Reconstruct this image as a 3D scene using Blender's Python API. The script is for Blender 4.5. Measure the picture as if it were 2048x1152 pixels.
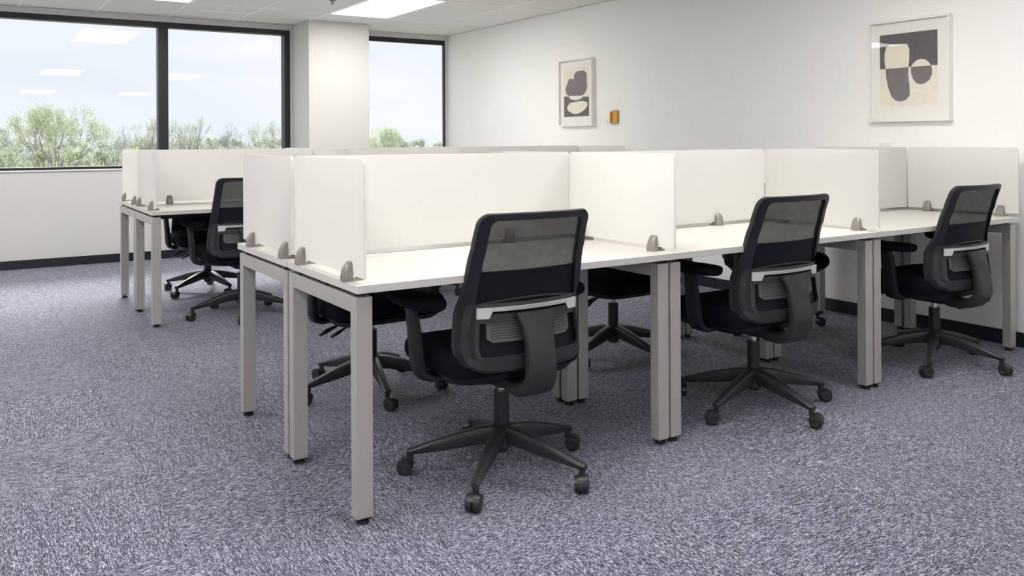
import bpy, bmesh, math, random
from mathutils import Vector, Matrix
random.seed(7)
PI = math.pi
D2R = PI / 180
scn = bpy.context.scene
for o in list(bpy.data.objects):
    bpy.data.objects.remove(o)
C = scn.collection

# ------------------------------------------------------------------ camera, light, exposure
YAW, ROLL = 0.5784, -0.0052
cam_d = bpy.data.cameras.new('camera')
cam = bpy.data.objects.new('camera', cam_d)
C.objects.link(cam)
cam.location = (-1.0038, -2.4268, 1.1762)
cam.rotation_mode = 'QUATERNION'
_r = Vector((math.cos(YAW), -math.sin(YAW), 0)); _d = Vector((math.sin(YAW), math.cos(YAW), 0)); _u = Vector((0, 0, 1))
_cr, _sr = math.cos(ROLL), math.sin(ROLL)
_r, _u = _cr * _r + _sr * _u, -_sr * _r + _cr * _u
cam.rotation_quaternion = Matrix(((_r.x, _u.x, -_d.x), (_r.y, _u.y, -_d.y), (_r.z, _u.z, -_d.z))).to_quaternion()
cam_d.sensor_fit = 'HORIZONTAL'
cam_d.sensor_width = 36.0
cam_d.lens = 36.0 * 1707.82 / 2048
cam_d.shift_x = -(1034.0 - 1024) / 2048
cam_d.shift_y = (280.2 - 576) / 2048
cam_d.clip_start = 0.05
cam_d.clip_end = 2000
scn.camera = cam

scn.view_settings.view_transform = 'Standard'
scn.view_settings.look = 'None'
scn.view_settings.gamma = 1
scn.view_settings.use_curve_mapping = False
scn.view_settings.exposure = 0.94
try:
    scn.cycles.use_denoising = True
    scn.cycles.max_bounces = 14
    scn.cycles.diffuse_bounces = 7
    scn.cycles.transparent_max_bounces = 24
    scn.cycles.caustics_reflective = False
    scn.cycles.caustics_refractive = False
    scn.cycles.sample_clamp_indirect = 6
except Exception:
    pass

FIXTURE = 8.2        # radiance of the ceiling panels
SKY = 0.59

w = bpy.data.worlds.new('sky'); scn.world = w
w.use_nodes = True
nt = w.node_tree; nt.nodes.clear()
out = nt.nodes.new('ShaderNodeOutputWorld'); bg = nt.nodes.new('ShaderNodeBackground')
tc = nt.nodes.new('ShaderNodeTexCoord'); mp = nt.nodes.new('ShaderNodeMapping'); mp.inputs['Scale'].default_value = (1.5, 1.5, 6.0)
nz = nt.nodes.new('ShaderNodeTexNoise'); nz.inputs['Scale'].default_value = 1.6; nz.inputs['Detail'].default_value = 5
cr = nt.nodes.new('ShaderNodeValToRGB')
cr.color_ramp.elements[0].position = 0.38; cr.color_ramp.elements[0].color = (0.77, 0.815, 0.895, 1)
cr.color_ramp.elements[1].position = 0.66; cr.color_ramp.elements[1].color = (0.90, 0.92, 0.95, 1)
nt.links.new(tc.outputs['Generated'], mp.inputs['Vector']); nt.links.new(mp.outputs[0], nz.inputs['Vector'])
nt.links.new(nz.outputs['Fac'], cr.inputs['Fac']); nt.links.new(cr.outputs[0], bg.inputs['Color'])
bg.inputs['Strength'].default_value = SKY
nt.links.new(bg.outputs[0], out.inputs['Surface'])

sun_d = bpy.data.lights.new('sun', 'SUN'); sun = bpy.data.objects.new('sun', sun_d); C.objects.link(sun)
sun_d.energy = 2.6; sun_d.angle = 0.3; sun_d.color = (1.0, 0.97, 0.92)
sun.rotation_euler = (-50 * D2R, 0, -8 * D2R)          # hazy sun high behind the building: it shines away from the windows
sun.location = (0, -3, 12)

# ------------------------------------------------------------------ materials
def mat(name, col, rough=0.5, metal=0.0, spec=0.5, bump=None, var=None, sheen=0):
    m = bpy.data.materials.new(name); m.use_nodes = True
    n = m.node_tree.nodes; l = m.node_tree.links
    b = n['Principled BSDF']
    b.inputs['Base Color'].default_value = (*col, 1)
    b.inputs['Roughness'].default_value = rough
    b.inputs['Metallic'].default_value = metal
    b.inputs['Specular IOR Level'].default_value = spec
    if sheen:
        b.inputs['Sheen Weight'].default_value = sheen
    if bump or var:
        t = n.new('ShaderNodeTexCoord'); z = n.new('ShaderNodeTexNoise')
        z.inputs['Scale'].default_value = (bump or var)[0]; z.inputs['Detail'].default_value = 3
        l.new(t.outputs['Object'], z.inputs['Vector'])
        if bump:
            bp = n.new('ShaderNodeBump'); bp.inputs['Strength'].default_value = bump[1]; bp.inputs['Distance'].default_value = 0.002
            l.new(z.outputs['Fac'], bp.inputs['Height']); l.new(bp.outputs[0], b.inputs['Normal'])
        if var:
            r = n.new('ShaderNodeValToRGB'); v = var[1]
            r.color_ramp.elements[0].color = tuple(c * (1 - v) for c in col) + (1,)
            r.color_ramp.elements[1].color = tuple(min(1, c * (1 + v)) for c in col) + (1,)
            r.color_ramp.elements[0].position = .3; r.color_ramp.elements[1].position = .7
            l.new(z.outputs['Fac'], r.inputs['Fac']); l.new(r.outputs[0], b.inputs['Base Color'])
    return m

M = {}
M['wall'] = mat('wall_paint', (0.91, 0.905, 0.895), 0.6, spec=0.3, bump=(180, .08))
M['pillar'] = mat('wall_paint_dimmed', (0.62, 0.61, 0.59), 0.6, spec=0.3, bump=(180, .08))  # white wall paint darkened to offset strong light from the nearby ceiling panel
M['ceil'] = mat('ceiling_tile', (0.83, 0.815, 0.795), 0.9, spec=0.1, bump=(140, .35), var=(90, .03))
M['bar'] = mat('grid_bar', (0.93, 0.92, 0.91), 0.45)
M['base'] = mat('baseboard_black', (0.009, 0.011, 0.019), 0.45)
M['winframe'] = mat('window_frame', (0.008, 0.009, 0.014), 0.45)
M['sill'] = mat('sill_white', (0.82, 0.82, 0.80), 0.4)
M['lam'] = mat('white_laminate', (0.66, 0.65, 0.60), 0.32, spec=0.5, bump=(300, .03))
M['edge'] = mat('edge_band', (0.60, 0.59, 0.56), 0.4)
M['leg'] = mat('satin_metal', (0.44, 0.425, 0.395), 0.42, metal=0.25, bump=(400, .04))
M['dark'] = mat('black_steel', (0.016, 0.016, 0.02), 0.5)
M['foot'] = mat('black_rubber', (0.010, 0.010, 0.012), 0.7)
M['clamp'] = mat('cast_aluminium', (0.27, 0.255, 0.23), 0.42, metal=0.4)
M['clampd'] = mat('screw_metal', (0.22, 0.21, 0.20), 0.45, metal=0.6)
M['plast'] = mat('chair_plastic', (0.026, 0.024, 0.026), 0.48, spec=0.45, bump=(900, .06))
M['plastb'] = mat('frame_plastic', (0.008, 0.009, 0.015), 0.5, spec=0.45)
M['base_p'] = mat('base_nylon', (0.022, 0.024, 0.028), 0.42, spec=0.5)
M['fab'] = mat('seat_fabric', (0.005, 0.006, 0.011), 0.9, spec=0.15, bump=(900, .3))
M['fabback'] = mat('back_fabric', (0.005, 0.007, 0.012), 0.75, spec=0.25, bump=(900, .2))
M['silver'] = mat('silver_bar', (0.70, 0.70, 0.68), 0.38, metal=0.2)
M['pad'] = mat('lumbar_grey', (0.10, 0.095, 0.10), 0.5)
M['gas'] = mat('black_tube', (0.010, 0.011, 0.014), 0.35)
M['chrome'] = mat('chrome', (0.75, 0.75, 0.75), 0.15, metal=1)
M['wheel'] = mat('castor_wheel', (0.020, 0.020, 0.022), 0.38)
M['pframe'] = mat('picture_frame', (0.86, 0.845, 0.82), 0.35)
M['pmat'] = mat('mat_board', (0.88, 0.865, 0.82), 0.8)
M['cream'] = mat('print_cream', (0.85, 0.79, 0.66), 0.8, var=(25, .03))
M['ink'] = mat('print_charcoal', (0.125, 0.11, 0.115), 0.8, var=(30, .06))
M['ink2'] = mat('print_grey', (0.19, 0.17, 0.175), 0.8, var=(30, .06))
M['white'] = mat('print_white', (0.82, 0.80, 0.76), 0.8)
M['brass'] = mat('brass', (0.62, 0.36, 0.10), 0.3, metal=0.8)
M['brassl'] = mat('pale_brass', (0.90, 0.78, 0.62), 0.2, metal=0.9)
M['plate'] = mat('white_plastic', (0.80, 0.79, 0.77), 0.4)

def nodemat(name):
    m = bpy.data.materials.new(name); m.use_nodes = True
    n = m.node_tree.nodes; n.clear()
    return m, n, m.node_tree.links, n.new('ShaderNodeOutputMaterial')

def schlick(n, l, r0):
    ge = n.new('ShaderNodeNewGeometry'); dt = n.new('ShaderNodeVectorMath'); dt.operation = 'DOT_PRODUCT'
    l.new(ge.outputs['Normal'], dt.inputs[0]); l.new(ge.outputs['Incoming'], dt.inputs[1])
    ab = n.new('ShaderNodeMath'); ab.operation = 'ABSOLUTE'; l.new(dt.outputs['Value'], ab.inputs[0])
    su = n.new('ShaderNodeMath'); su.operation = 'SUBTRACT'; su.inputs[0].default_value = 1; l.new(ab.outputs[0], su.inputs[1])
    pw = n.new('ShaderNodeMath'); pw.operation = 'POWER'; pw.inputs[1].default_value = 5; l.new(su.outputs[0], pw.inputs[0])
    ma = n.new('ShaderNodeMath'); ma.operation = 'MULTIPLY_ADD'; ma.inputs[1].default_value = 1 - r0; ma.inputs[2].default_value = r0; l.new(pw.outputs[0], ma.inputs[0])
    return ma
# emissive diffuser
m, n, l, o = nodemat('light_panel')
e = n.new('ShaderNodeEmission'); e.inputs['Color'].default_value = (1, 0.975, 0.93, 1); e.inputs['Strength'].default_value = FIXTURE
l.new(e.outputs[0], o.inputs['Surface']); M['light'] = m
# thin window pane
m, n, l, o = nodemat('window_glass')
t = n.new('ShaderNodeBsdfTransparent'); t.inputs[0].default_value = (0.97, 0.985, 0.98, 1)
g = n.new('ShaderNodeBsdfGlossy'); g.inputs['Roughness'].default_value = 0.0
f = schlick(n, l, .045)
mx = n.new('ShaderNodeMixShader'); l.new(f.outputs[0], mx.inputs[0]); l.new(t.outputs[0], mx.inputs[1]); l.new(g.outputs[0], mx.inputs[2])
l.new(mx.outputs[0], o.inputs['Surface']); M['glass'] = m
# picture glass
m, n, l, o = nodemat('picture_glass')
t = n.new('ShaderNodeBsdfTransparent')
g = n.new('ShaderNodeBsdfGlossy'); g.inputs['Roughness'].default_value = 0.02
f = schlick(n, l, .035)
mx = n.new('ShaderNodeMixShader'); l.new(f.outputs[0], mx.inputs[0]); l.new(t.outputs[0], mx.inputs[1]); l.new(g.outputs[0], mx.inputs[2])
l.new(mx.outputs[0], o.inputs['Surface']); M['pglass'] = m
# frosted acrylic
m, n, l, o = nodemat('frosted_acrylic')
tl = n.new('ShaderNodeBsdfTranslucent'); tl.inputs[0].default_value = (0.89, 0.885, 0.87, 1)
df = n.new('ShaderNodeBsdfDiffuse'); df.inputs[0].default_value = (0.89, 0.885, 0.87, 1)
tr = n.new('ShaderNodeBsdfTransparent'); tr.inputs[0].default_value = (0.97, 0.96, 0.94, 1)
gl = n.new('ShaderNodeBsdfGlossy'); gl.inputs['Roughness'].default_value = 0.35
a = n.new('ShaderNodeMixShader'); a.inputs[0].default_value = 0.5; l.new(tl.outputs[0], a.inputs[1]); l.new(df.outputs[0], a.inputs[2])
b = n.new('ShaderNodeMixShader'); b.inputs[0].default_value = 0.15; l.new(a.outputs[0], b.inputs[1]); l.new(tr.outputs[0], b.inputs[2])
c = n.new('ShaderNodeMixShader'); c.inputs[0].default_value = 0.05; l.new(b.outputs[0], c.inputs[1]); l.new(gl.outputs[0], c.inputs[2])
l.new(c.outputs[0], o.inputs['Surface']); M['frost'] = m
# chair mesh: fine open weave
m, n, l, o = nodemat('mesh_weave')
df = n.new('ShaderNodeBsdfDiffuse'); df.inputs[0].default_value = (0.055, 0.05, 0.052, 1)
tr = n.new('ShaderNodeBsdfTransparent')
tcn = n.new('ShaderNodeTexCoord'); z = n.new('ShaderNodeTexNoise'); z.inputs['Scale'].default_value = 38; z.inputs['Detail'].default_value = 4
mr = n.new('ShaderNodeMapRange'); mr.inputs[1].default_value = .3; mr.inputs[2].default_value = .7; mr.inputs[3].default_value = .68; mr.inputs[4].default_value = .73
l.new(tcn.outputs['Object'], z.inputs['Vector']); l.new(z.outputs['Fac'], mr.inputs[0])
a = n.new('ShaderNodeMixShader'); l.new(mr.outputs[0], a.inputs[0]); l.new(tr.outputs[0], a.inputs[1]); l.new(df.outputs[0], a.inputs[2])
l.new(a.outputs[0], o.inputs['Surface']); M['mesh'] = m

# carpet: streaky two-tone loop pile; the streaks follow each tile's own direction (UV in metres)
m = bpy.data.materials.new('carpet_pile'); m.use_nodes = True
n = m.node_tree.nodes; l = m.node_tree.links; b = n['Principled BSDF']
uv = n.new('ShaderNodeUVMap'); oi = n.new('ShaderNodeObjectInfo')
vm = n.new('ShaderNodeVectorMath'); vm.operation = 'SCALE'; vm.inputs[0].default_value = (37.0, 91.0, 13.0); l.new(oi.outputs['Random'], vm.inputs['Scale'])
va = n.new('ShaderNodeVectorMath'); va.operation = 'ADD'; l.new(uv.outputs[0], va.inputs[0]); l.new(vm.outputs[0], va.inputs[1])
def mapn(sc):
    q = n.new('ShaderNodeMapping'); q.inputs['Scale'].default_value = sc; l.new(va.outputs[0], q.inputs['Vector']); return q
def noise(sc, s, d, rough=.6, dist=0.):
    z = n.new('ShaderNodeTexNoise'); z.inputs['Scale'].default_value = s; z.inputs['Detail'].default_value = d
    z.inputs['Roughness'].default_value = rough; z.inputs['Distortion'].default_value = dist
    l.new(mapn(sc).outputs[0], z.inputs['Vector']); return z
z1 = noise((1.0, 4.5, 1), 42, 3, .7, .3)
z2 = noise((1.0, 2.2, 1), 150, 2, .6)
z3 = noise((1, 1, 1), 3.0, 2)
ad = n.new('ShaderNodeMath'); ad.operation = 'MULTIPLY_ADD'; ad.inputs[1].default_value = .55; l.new(z2.outputs['Fac'], ad.inputs[0])
m1 = n.new('ShaderNodeMath'); m1.operation = 'MULTIPLY'; m1.inputs[1].default_value = .45; l.new(z1.outputs['Fac'], m1.inputs[0]); l.new(m1.outputs[0], ad.inputs[2])
cr = n.new('ShaderNodeValToRGB'); e = cr.color_ramp.elements
e[0].position = .40; e[0].color = (0.012, 0.014, 0.028, 1)
e[1].position = .61; e[1].color = (0.56, 0.57, 0.68, 1)
k = e.new(.50); k.color = (0.104, 0.109, 0.160, 1)
l.new(ad.outputs[0], cr.inputs['Fac'])
mc = n.new('ShaderNodeMixRGB'); mc.blend_type = 'MULTIPLY'; mc.inputs[0].default_value = .5
r3 = n.new('ShaderNodeValToRGB'); r3.color_ramp.elements[0].position = .3; r3.color_ramp.elements[0].color = (.8, .8, .82, 1); r3.color_ramp.elements[1].position = .7; r3.color_ramp.elements[1].color = (1.0, .99, .97, 1)
l.new(z3.outputs['Fac'], r3.inputs['Fac']); l.new(cr.outputs[0], mc.inputs[1]); l.new(r3.outputs[0], mc.inputs[2])
l.new(mc.outputs[0], b.inputs['Base Color'])
b.inputs['Roughness'].default_value = .85; b.inputs['Specular IOR Level'].default_value = .2
b.inputs['Sheen Weight'].default_value = .15; b.inputs['Sheen Roughness'].default_value = .4
bp = n.new('ShaderNodeBump'); bp.inputs['Strength'].default_value = .5; bp.inputs['Distance'].default_value = .003
l.new(ad.outputs[0], bp.inputs['Height']); l.new(bp.outputs[0], b.inputs['Normal'])
M['carpet'] = m

# ------------------------------------------------------------------ mesh helpers
def box(bm, x0, x1, y0, y1, z0, z1, mi=0):
    vs = [bm.verts.new(p) for p in ((x0, y0, z0), (x1, y0, z0), (x1, y1, z0), (x0, y1, z0), (x0, y0, z1), (x1, y0, z1), (x1, y1, z1), (x0, y1, z1))]
    fs = []
    for q in ((3, 2, 1, 0), (4, 5, 6, 7), (0, 1, 5, 4), (1, 2, 6, 5), (2, 3, 7, 6), (3, 0, 4, 7)):
        f = bm.faces.new([vs[i] for i in q]); f.material_index = mi; fs.append(f)
    return vs, fs

def loft(bm, loops, cap=True, close=True):
    rings = [[bm.verts.new(p) for p in lp] for lp in loops]
    n_ = len(rings[0])
    for a, b in zip(rings, rings[1:]):
        for i in range(n_ if close else n_ - 1):
            j = (i + 1) % n_
            bm.faces.new((a[i], a[j], b[j], b[i]))
    if cap:
        bm.faces.new(list(reversed(rings[0]))); bm.faces.new(rings[-1])
    return rings

def cyl(bm, p0, p1, r0, r1=None, seg=20):
    p0, p1 = Vector(p0), Vector(p1); r1 = r0 if r1 is None else r1
    ax = (p1 - p0).normalized()
    u = ax.cross(Vector((0, 0, 1)));
    if u.length < 1e-3: u = Vector((1, 0, 0))
    u.normalize(); v = ax.cross(u)
    lp = lambda p, r: [p + (u * math.cos(t) + v * math.sin(t)) * r for t in [2 * PI * i / seg for i in range(seg)]]
    return loft(bm, [lp(p0, r0), lp(p1, r1)])

def rrect(hx, hy, r, seg=5, cx=0, cy=0):
    pts = []
    for sx, sy, a0 in ((1, 1, 0), (-1, 1, 90), (-1, -1, 180), (1, -1, 270)):
        for i in range(seg + 1):
            a = (a0 + 90 * i / seg) * D2R
            pts.append((cx + sx * (hx - r) + r * math.cos(a), cy + sy * (hy - r) + r * math.sin(a)))
    return pts

def sweep(bm, path, w, t, up=Vector((0, 0, 1)), round_=False):
    """box-section sweep along path; w (sideways) and t (normal) may be lists."""
    path = [Vector(p) for p in path]; loops = []
    for i, p in enumerate(path):
        d = (path[min(i + 1, len(path) - 1)] - path[max(i - 1, 0)]).normalized()
        s = d.cross(up)
        if s.length < 1e-4: s = Vector((1, 0, 0))
        s.normalize(); nn = s.cross(d).normalized()
        ww = (w[i] if isinstance(w, (list, tuple)) else w) / 2; tt = (t[i] if isinstance(t, (list, tuple)) else t) / 2
        if round_:
            loops.append([p + s * a * ww + nn * b * tt for a, b in [(math.cos(2 * PI * k / 10), math.sin(2 * PI * k / 10)) for k in range(10)]])
        else:
            c_ = .72
            loops.append([p + s * a * ww + nn * b * tt for a, b in ((1, -c_), (1, c_), (c_, 1), (-c_, 1), (-1, c_), (-1, -c_), (-c_, -1), (c_, -1))])
    return loft(bm, loops)

def to_mesh(name, bm, mats, smooth=False, bevel=0, bseg=2, sub=0):
    bmesh.ops.remove_doubles(bm, verts=bm.verts, dist=1e-6)
    bmesh.ops.recalc_face_normals(bm, faces=bm.faces)
    if bevel:
        ed = [e_ for e_ in bm.edges if len(e_.link_faces) == 2 and e_.calc_face_angle(0) > .6]
        bmesh.ops.bevel(bm, geom=ed, offset=bevel, segments=bseg, profile=.5, affect='EDGES', clamp_overlap=True)
    if smooth:
        for f_ in bm.faces: f_.smooth = True
        for e_ in bm.edges:
            if len(e_.link_faces) == 2 and e_.calc_face_angle(0) > .75: e_.smooth = False
    me = bpy.data.meshes.new(name); bm.to_mesh(me); bm.free()
    for m_ in (mats if isinstance(mats, (list, tuple)) else [mats]): me.materials.append(m_)
    return me

def link(name, me, parent=None, loc=None, rotz=None):
    o_ = bpy.data.objects.new(name, me); C.objects.link(o_)
    if parent: o_.parent = parent
    if loc: o_.location = loc
    if rotz is not None: o_.rotation_euler = (0, 0, rotz)
    return o_

def thing(name, label, cat, loc=(0, 0, 0), rotz=0, group=None, me=None):
    o_ = bpy.data.objects.new(name, me); C.objects.link(o_)
    o_.location = loc; o_.rotation_euler = (0, 0, rotz)
    o_['label'] = label; o_['category'] = cat
    if group: o_['group'] = group
    return o_

def struct(name, bm, m_, label=None, **k):
    o_ = link(name, to_mesh(name, bm, m_, **k)); o_['kind'] = 'structure'
    if label: o_['label'] = label
    return o_

def boxes(lst):
    bm = bmesh.new()
    for b_ in lst: box(bm, *b_)
    return bm

# ------------------------------------------------------------------ dimensions
XW, YB, ZC = 3.981, 6.751, 2.4375
XL, YF = -3.3, -7.0
TS, T2 = 0.65, 1.30
TOP, TH = 0.7374, 0.0256
W, DD, LX, LY = 1.2952, 1.3275, 0.054, 0.046
SILL, HEAD = 0.915, 2.388

# ------------------------------------------------------------------ room shell
floor = struct('floor', boxes([(XL - .2, XW + .2, YF - .2, YB + .06, -.12, -.008)]), M['dark'], 'bluish grey carpet tiles laid quarter-turned across the office floor')
ceil_ = struct('ceiling', boxes([(XL - .2, XW + .2, YF - .2, YB + .06, ZC + .03, ZC + .25)]), M['ceil'], 'suspended ceiling of white tiles in a white metal grid')
struct('wall_right', boxes([(XW, XW + .2, YF - .2, YB + .06, -.01, ZC + .03)]), M['wall'], 'long plain white wall with two framed prints')
struct('wall_left', boxes([(XL - .2, XL, YF - .2, YB + .06, -.01, ZC + .03)]), M['wall'])
struct('wall_front', boxes([(XL, XW, YF - .2, YF, -.01, ZC + .03)]), M['wall'])
PX0, PX1, PY = 2.046, 2.722, 6.205
wb = boxes([(XL, XW, YB, YB + .06, -.01, SILL), (XL, XW, YB, YB + .06, HEAD, ZC + .03),
            (2.026, 2.80, YB, YB + .06, SILL, HEAD), (3.946, XW, YB, YB + .06, SILL, HEAD)])
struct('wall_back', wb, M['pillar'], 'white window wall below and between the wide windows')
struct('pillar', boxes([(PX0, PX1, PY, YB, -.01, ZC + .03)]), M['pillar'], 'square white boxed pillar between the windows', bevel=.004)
struct('baseboard_right', boxes([(XW - .012, XW, YF, YB, 0, .082)]), M['base'], 'black baseboard along the white wall with prints')
struct('baseboard_back', boxes([(XL, PX0 - .001, YB - .012, YB, 0, .082), (PX1 + .001, XW - .013, YB - .012, YB, 0, .082),
                                (PX0 - .012, PX0, PY - .012, YB - .0125, 0, .082), (PX1, PX1 + .012, PY - .012, YB - .0125, 0, .082),
                                (PX0, PX1, PY - .012, PY, 0, .082)]), M['base'], 'black baseboard under the windows and around the pillar')
struct('trim_1', boxes([(XL, 2.026, YB - .016, YB + .002, SILL - .012, SILL + .002)]), M['sill'], 'thin white sill strip under the wide window', bevel=.003)
struct('trim_2', boxes([(2.80, 3.946, YB - .016, YB + .002, SILL - .012, SILL + .002)]), M['sill'])

def window(name, x0, x1, mull, left_j, right_j, label, dp=.11):
    root = bpy.data.objects.new(name, None); C.objects.link(root); root['kind'] = 'structure'; root['label'] = label
    y0, y1 = YB - .004, YB + dp; yg = YB + dp * .68
    top, bot = .055, .028
    link('top_rail', to_mesh('top_rail', boxes([(x0, x1, y0, y1, HEAD - top, HEAD)]), M['winframe'], bevel=.003), root)
    link('bottom_rail', to_mesh('bottom_rail', boxes([(x0, x1, y0, y1, SILL, SILL + bot)]), M['winframe'], bevel=.003), root)
    if left_j: link('jamb', to_mesh('jamb', boxes([(x0, x0 + left_j, y0 + .0005, y1, SILL + bot, HEAD - top)]), M['winframe']), root)
    link('jamb', to_mesh('jamb', boxes([(x1 - right_j, x1, y0 + .0005, y1, SILL + bot, HEAD - top)]), M['winframe']), root)
    xs = [x0 + left_j]
    for a_ in mull:
        link('mullion', to_mesh('mullion', boxes([(a_ - .047, a_ + .047, y0 + .0005, y1, SILL + bot, HEAD - top)]), M['winframe'], bevel=.003), root)
        xs += [a_ - .047, a_ + .047]
    xs.append(x1 - right_j)
    for a_, b_ in zip(xs[::2], xs[1::2]):
        bm = bmesh.new()
        zb, zt = SILL + bot, HEAD - top
        lean = (zt - zb) * .0060
        vs = [bm.verts.new(p) for p in ((a_, yg, zb), (b_, yg, zb), (b_, yg + lean, zt), (a_, yg + lean, zt))]
        bm.faces.new(vs)
        link('pane', to_mesh('pane', bm, M['glass']), root)
window('window_1', XL + .3, 2.026, (-1.5, .724), .06, .062, 'wide black-framed window behind the far desks')
window('window_2', 2.80, 3.946, (), .05, .014, 'narrow black-framed window between pillar and white wall', .045)

# carpet tiles --------------------------------------------------------------
def tile_mesh(rot):
    bm = bmesh.new(); h = TS / 2 - .0006; t_ = .007
    uvl = bm.loops.layers.uv.new('UVMap')
    lp = [(-h, -h, -.008), (h, -h, -.008), (h, h, -.008), (-h, h, -.008)]
    mid = [(x_, y_, -.0008) for x_, y_, _ in lp]
    tp = [(x_ * (1 - .003), y_ * (1 - .003), 0) for x_, y_, _ in lp]
    loft(bm, [lp, mid, tp])
    for f_ in bm.faces:
        for q in f_.loops:
            x_, y_ = q.vert.co.x, q.vert.co.y
            q[uvl].uv = (y_, x_) if rot else (x_, y_)
    bmesh.ops.recalc_face_normals(bm, faces=bm.faces)
    me = bpy.data.meshes.new('carpet_tile'); bm.to_mesh(me); bm.free(); me.materials.append(M['carpet'])
    return me
tm = [tile_mesh(False), tile_mesh(True)]
cells = []
ox, oy = -.457, .155
for i in range(-12, 9):
    for j in range(-15, 12):
        x0, y0 = ox + i * TS, oy + j * TS
        if x0 + TS <= XL or x0 >= XW or y0 + TS <= YF or y0 >= YB: continue
        cx_, cy_ = x0 + TS / 2, y0 + TS / 2
        dx_, dy_ = cx_ - cam.location.x, cy_ - cam.location.y
        dep = dx_ * math.sin(YAW) + dy_ * math.cos(YAW); lat = dx_ * math.cos(YAW) - dy_ * math.sin(YAW)
        seen = dep > 1.5 and abs(lat) < .62 * dep + 1.0
        cells.append((0 if seen else 1, dep * dep + lat * lat, i, j, cx_, cy_))
cells.sort()
rest = bmesh.new(); uvl = rest.loops.layers.uv.new('UVMap')
for k_, (s_, d_, i, j, cx_, cy_) in enumerate(cells):
    rot = (i + j) % 2      # streaks run along X or along Y
    edge = cx_ - TS / 2 < XL or cx_ + TS / 2 > XW or cy_ + TS / 2 > YB or cy_ - TS / 2 < YF
    if k_ < 290 and s_ == 0:
        if edge:
            bm = bmesh.new(); ul = bm.loops.layers.uv.new('UVMap')
            box(bm, max(cx_ - TS / 2 + .0006, XL), min(cx_ + TS / 2 - .0006, XW), max(cy_ - TS / 2 + .0006, YF), min(cy_ + TS / 2 - .0006, YB), -.008, 0)
            for f_ in bm.faces:
                for q in f_.loops:
                    x_, y_ = q.vert.co.x, q.vert.co.y
                    q[ul].uv = (y_, x_) if rot else (x_, y_)
            link('carpet_tile', to_mesh('carpet_tile', bm, M['carpet']), floor)
        else:
            link('carpet_tile', tm[rot], floor, (cx_, cy_, 0))
    else:
        _, fs = box(rest, max(cx_ - TS / 2, XL), min(cx_ + TS / 2, XW), max(cy_ - TS / 2, YF), min(cy_ + TS / 2, YB), -.008, 0)
        o1, o2 = random.random() * 50, random.random() * 50
        for f_ in fs:
            for q in f_.loops:
                x_, y_ = q.vert.co.x, q.vert.co.y
                q[uvl].uv = (y_ + o1, x_ + o2) if rot else (x_ + o1, y_ + o2)
me = bpy.data.meshes.new('carpet_tiles'); rest.to_mesh(me); rest.free(); me.materials.append(M['carpet'])
o_ = link('carpet_tiles', me, floor); o_['kind'] = 'stuff'

# suspended ceiling ---------------------------------------------------------
cxs = [2.71 + TS * k_ for k_ in range(-15, 2)]            # grid lines along Y
cys = [5.69 - T2 * k_ for k_ in range(0, 12)]             # grid lines along X
xsl = [XL] + [v for v in cxs if XL + .02 < v < XW - .02] + [XW]
ysl = sorted([YF] + [v for v in cys if YF + .02 < v < YB - .02] + [YB])
fix = set()
for i, v in enumerate(xsl[:-1]):
    for j, u in enumerate(ysl[:-1]):
        a_ = round((v - 2.06) / TS); b_ = round((u - 4.39) / T2)
        if a_ % 3 == 0 and abs(v - 2.06 - a_ * TS) < .01 and b_ % (4 if v > -1 else 2) == 0 and abs(u - 4.39 - b_ * T2) < .01: fix.add((i, j))  # left column gets extra panels in between, added to brighten the print wall
hb = .012
tcache = {}
for i in range(len(xsl) - 1):
    for j in range(len(ysl) - 1):
        if (i, j) in fix: continue
        a0, a1, b0, b1 = xsl[i], xsl[i + 1], ysl[j], ysl[j + 1]
        if PX0 + .02 > a0 and PX1 - .02 < a1 and False: continue
        parts = [(a0, a1, b0, b1)]
        if j == len(ysl) - 2 and abs(a0 - .76) < .02:
            parts = [(a0, a1, b0, 6.113), (a0, a1, 6.113, b1)]
        for (p0, p1, q0, q1) in parts:
            key = (round(p1 - p0, 3), round(q1 - q0, 3))
            if key not in tcache:
                hx, hy = (p1 - p0) / 2 - .002, (q1 - q0) / 2 - .002
                tcache[key] = to_mesh('ceiling_tile', boxes([(-hx, hx, -hy, hy, .007, .02)]), M['ceil'])
            link('ceiling_tile', tcache[key], ceil_, ((p0 + p1) / 2, (q0 + q1) / 2, ZC))
for v in xsl[1:-1]:
    link('grid_bar', to_mesh('grid_bar', boxes([(v - hb, v + hb, YF, YB, ZC, ZC + .028)]), M['bar']), ceil_)
for u in ysl[1:-1]:
    link('grid_bar', to_mesh('grid_bar', boxes([(XL, XW, u - hb, u + hb, ZC + .0004, ZC + .0276)]), M['bar']), ceil_)
link('grid_bar', to_mesh('grid_bar', boxes([(.772, 1.398, 6.113 - hb, 6.113 + hb, ZC + .0004, ZC + .0276)]), M['bar']), ceil_)
# wall angles
link('wall_angle', to_mesh('wall_angle', boxes([(XW - .02, XW, YF, YB, ZC - .0005, ZC + .003)]), M['bar']), ceil_)
link('wall_angle', to_mesh('wall_angle', boxes([(XL, PX0, YB - .02, YB, ZC - .0005, ZC + .003), (PX1, XW, YB - .02, YB, ZC - .0005, ZC + .003)]), M['bar']), ceil_)

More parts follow.
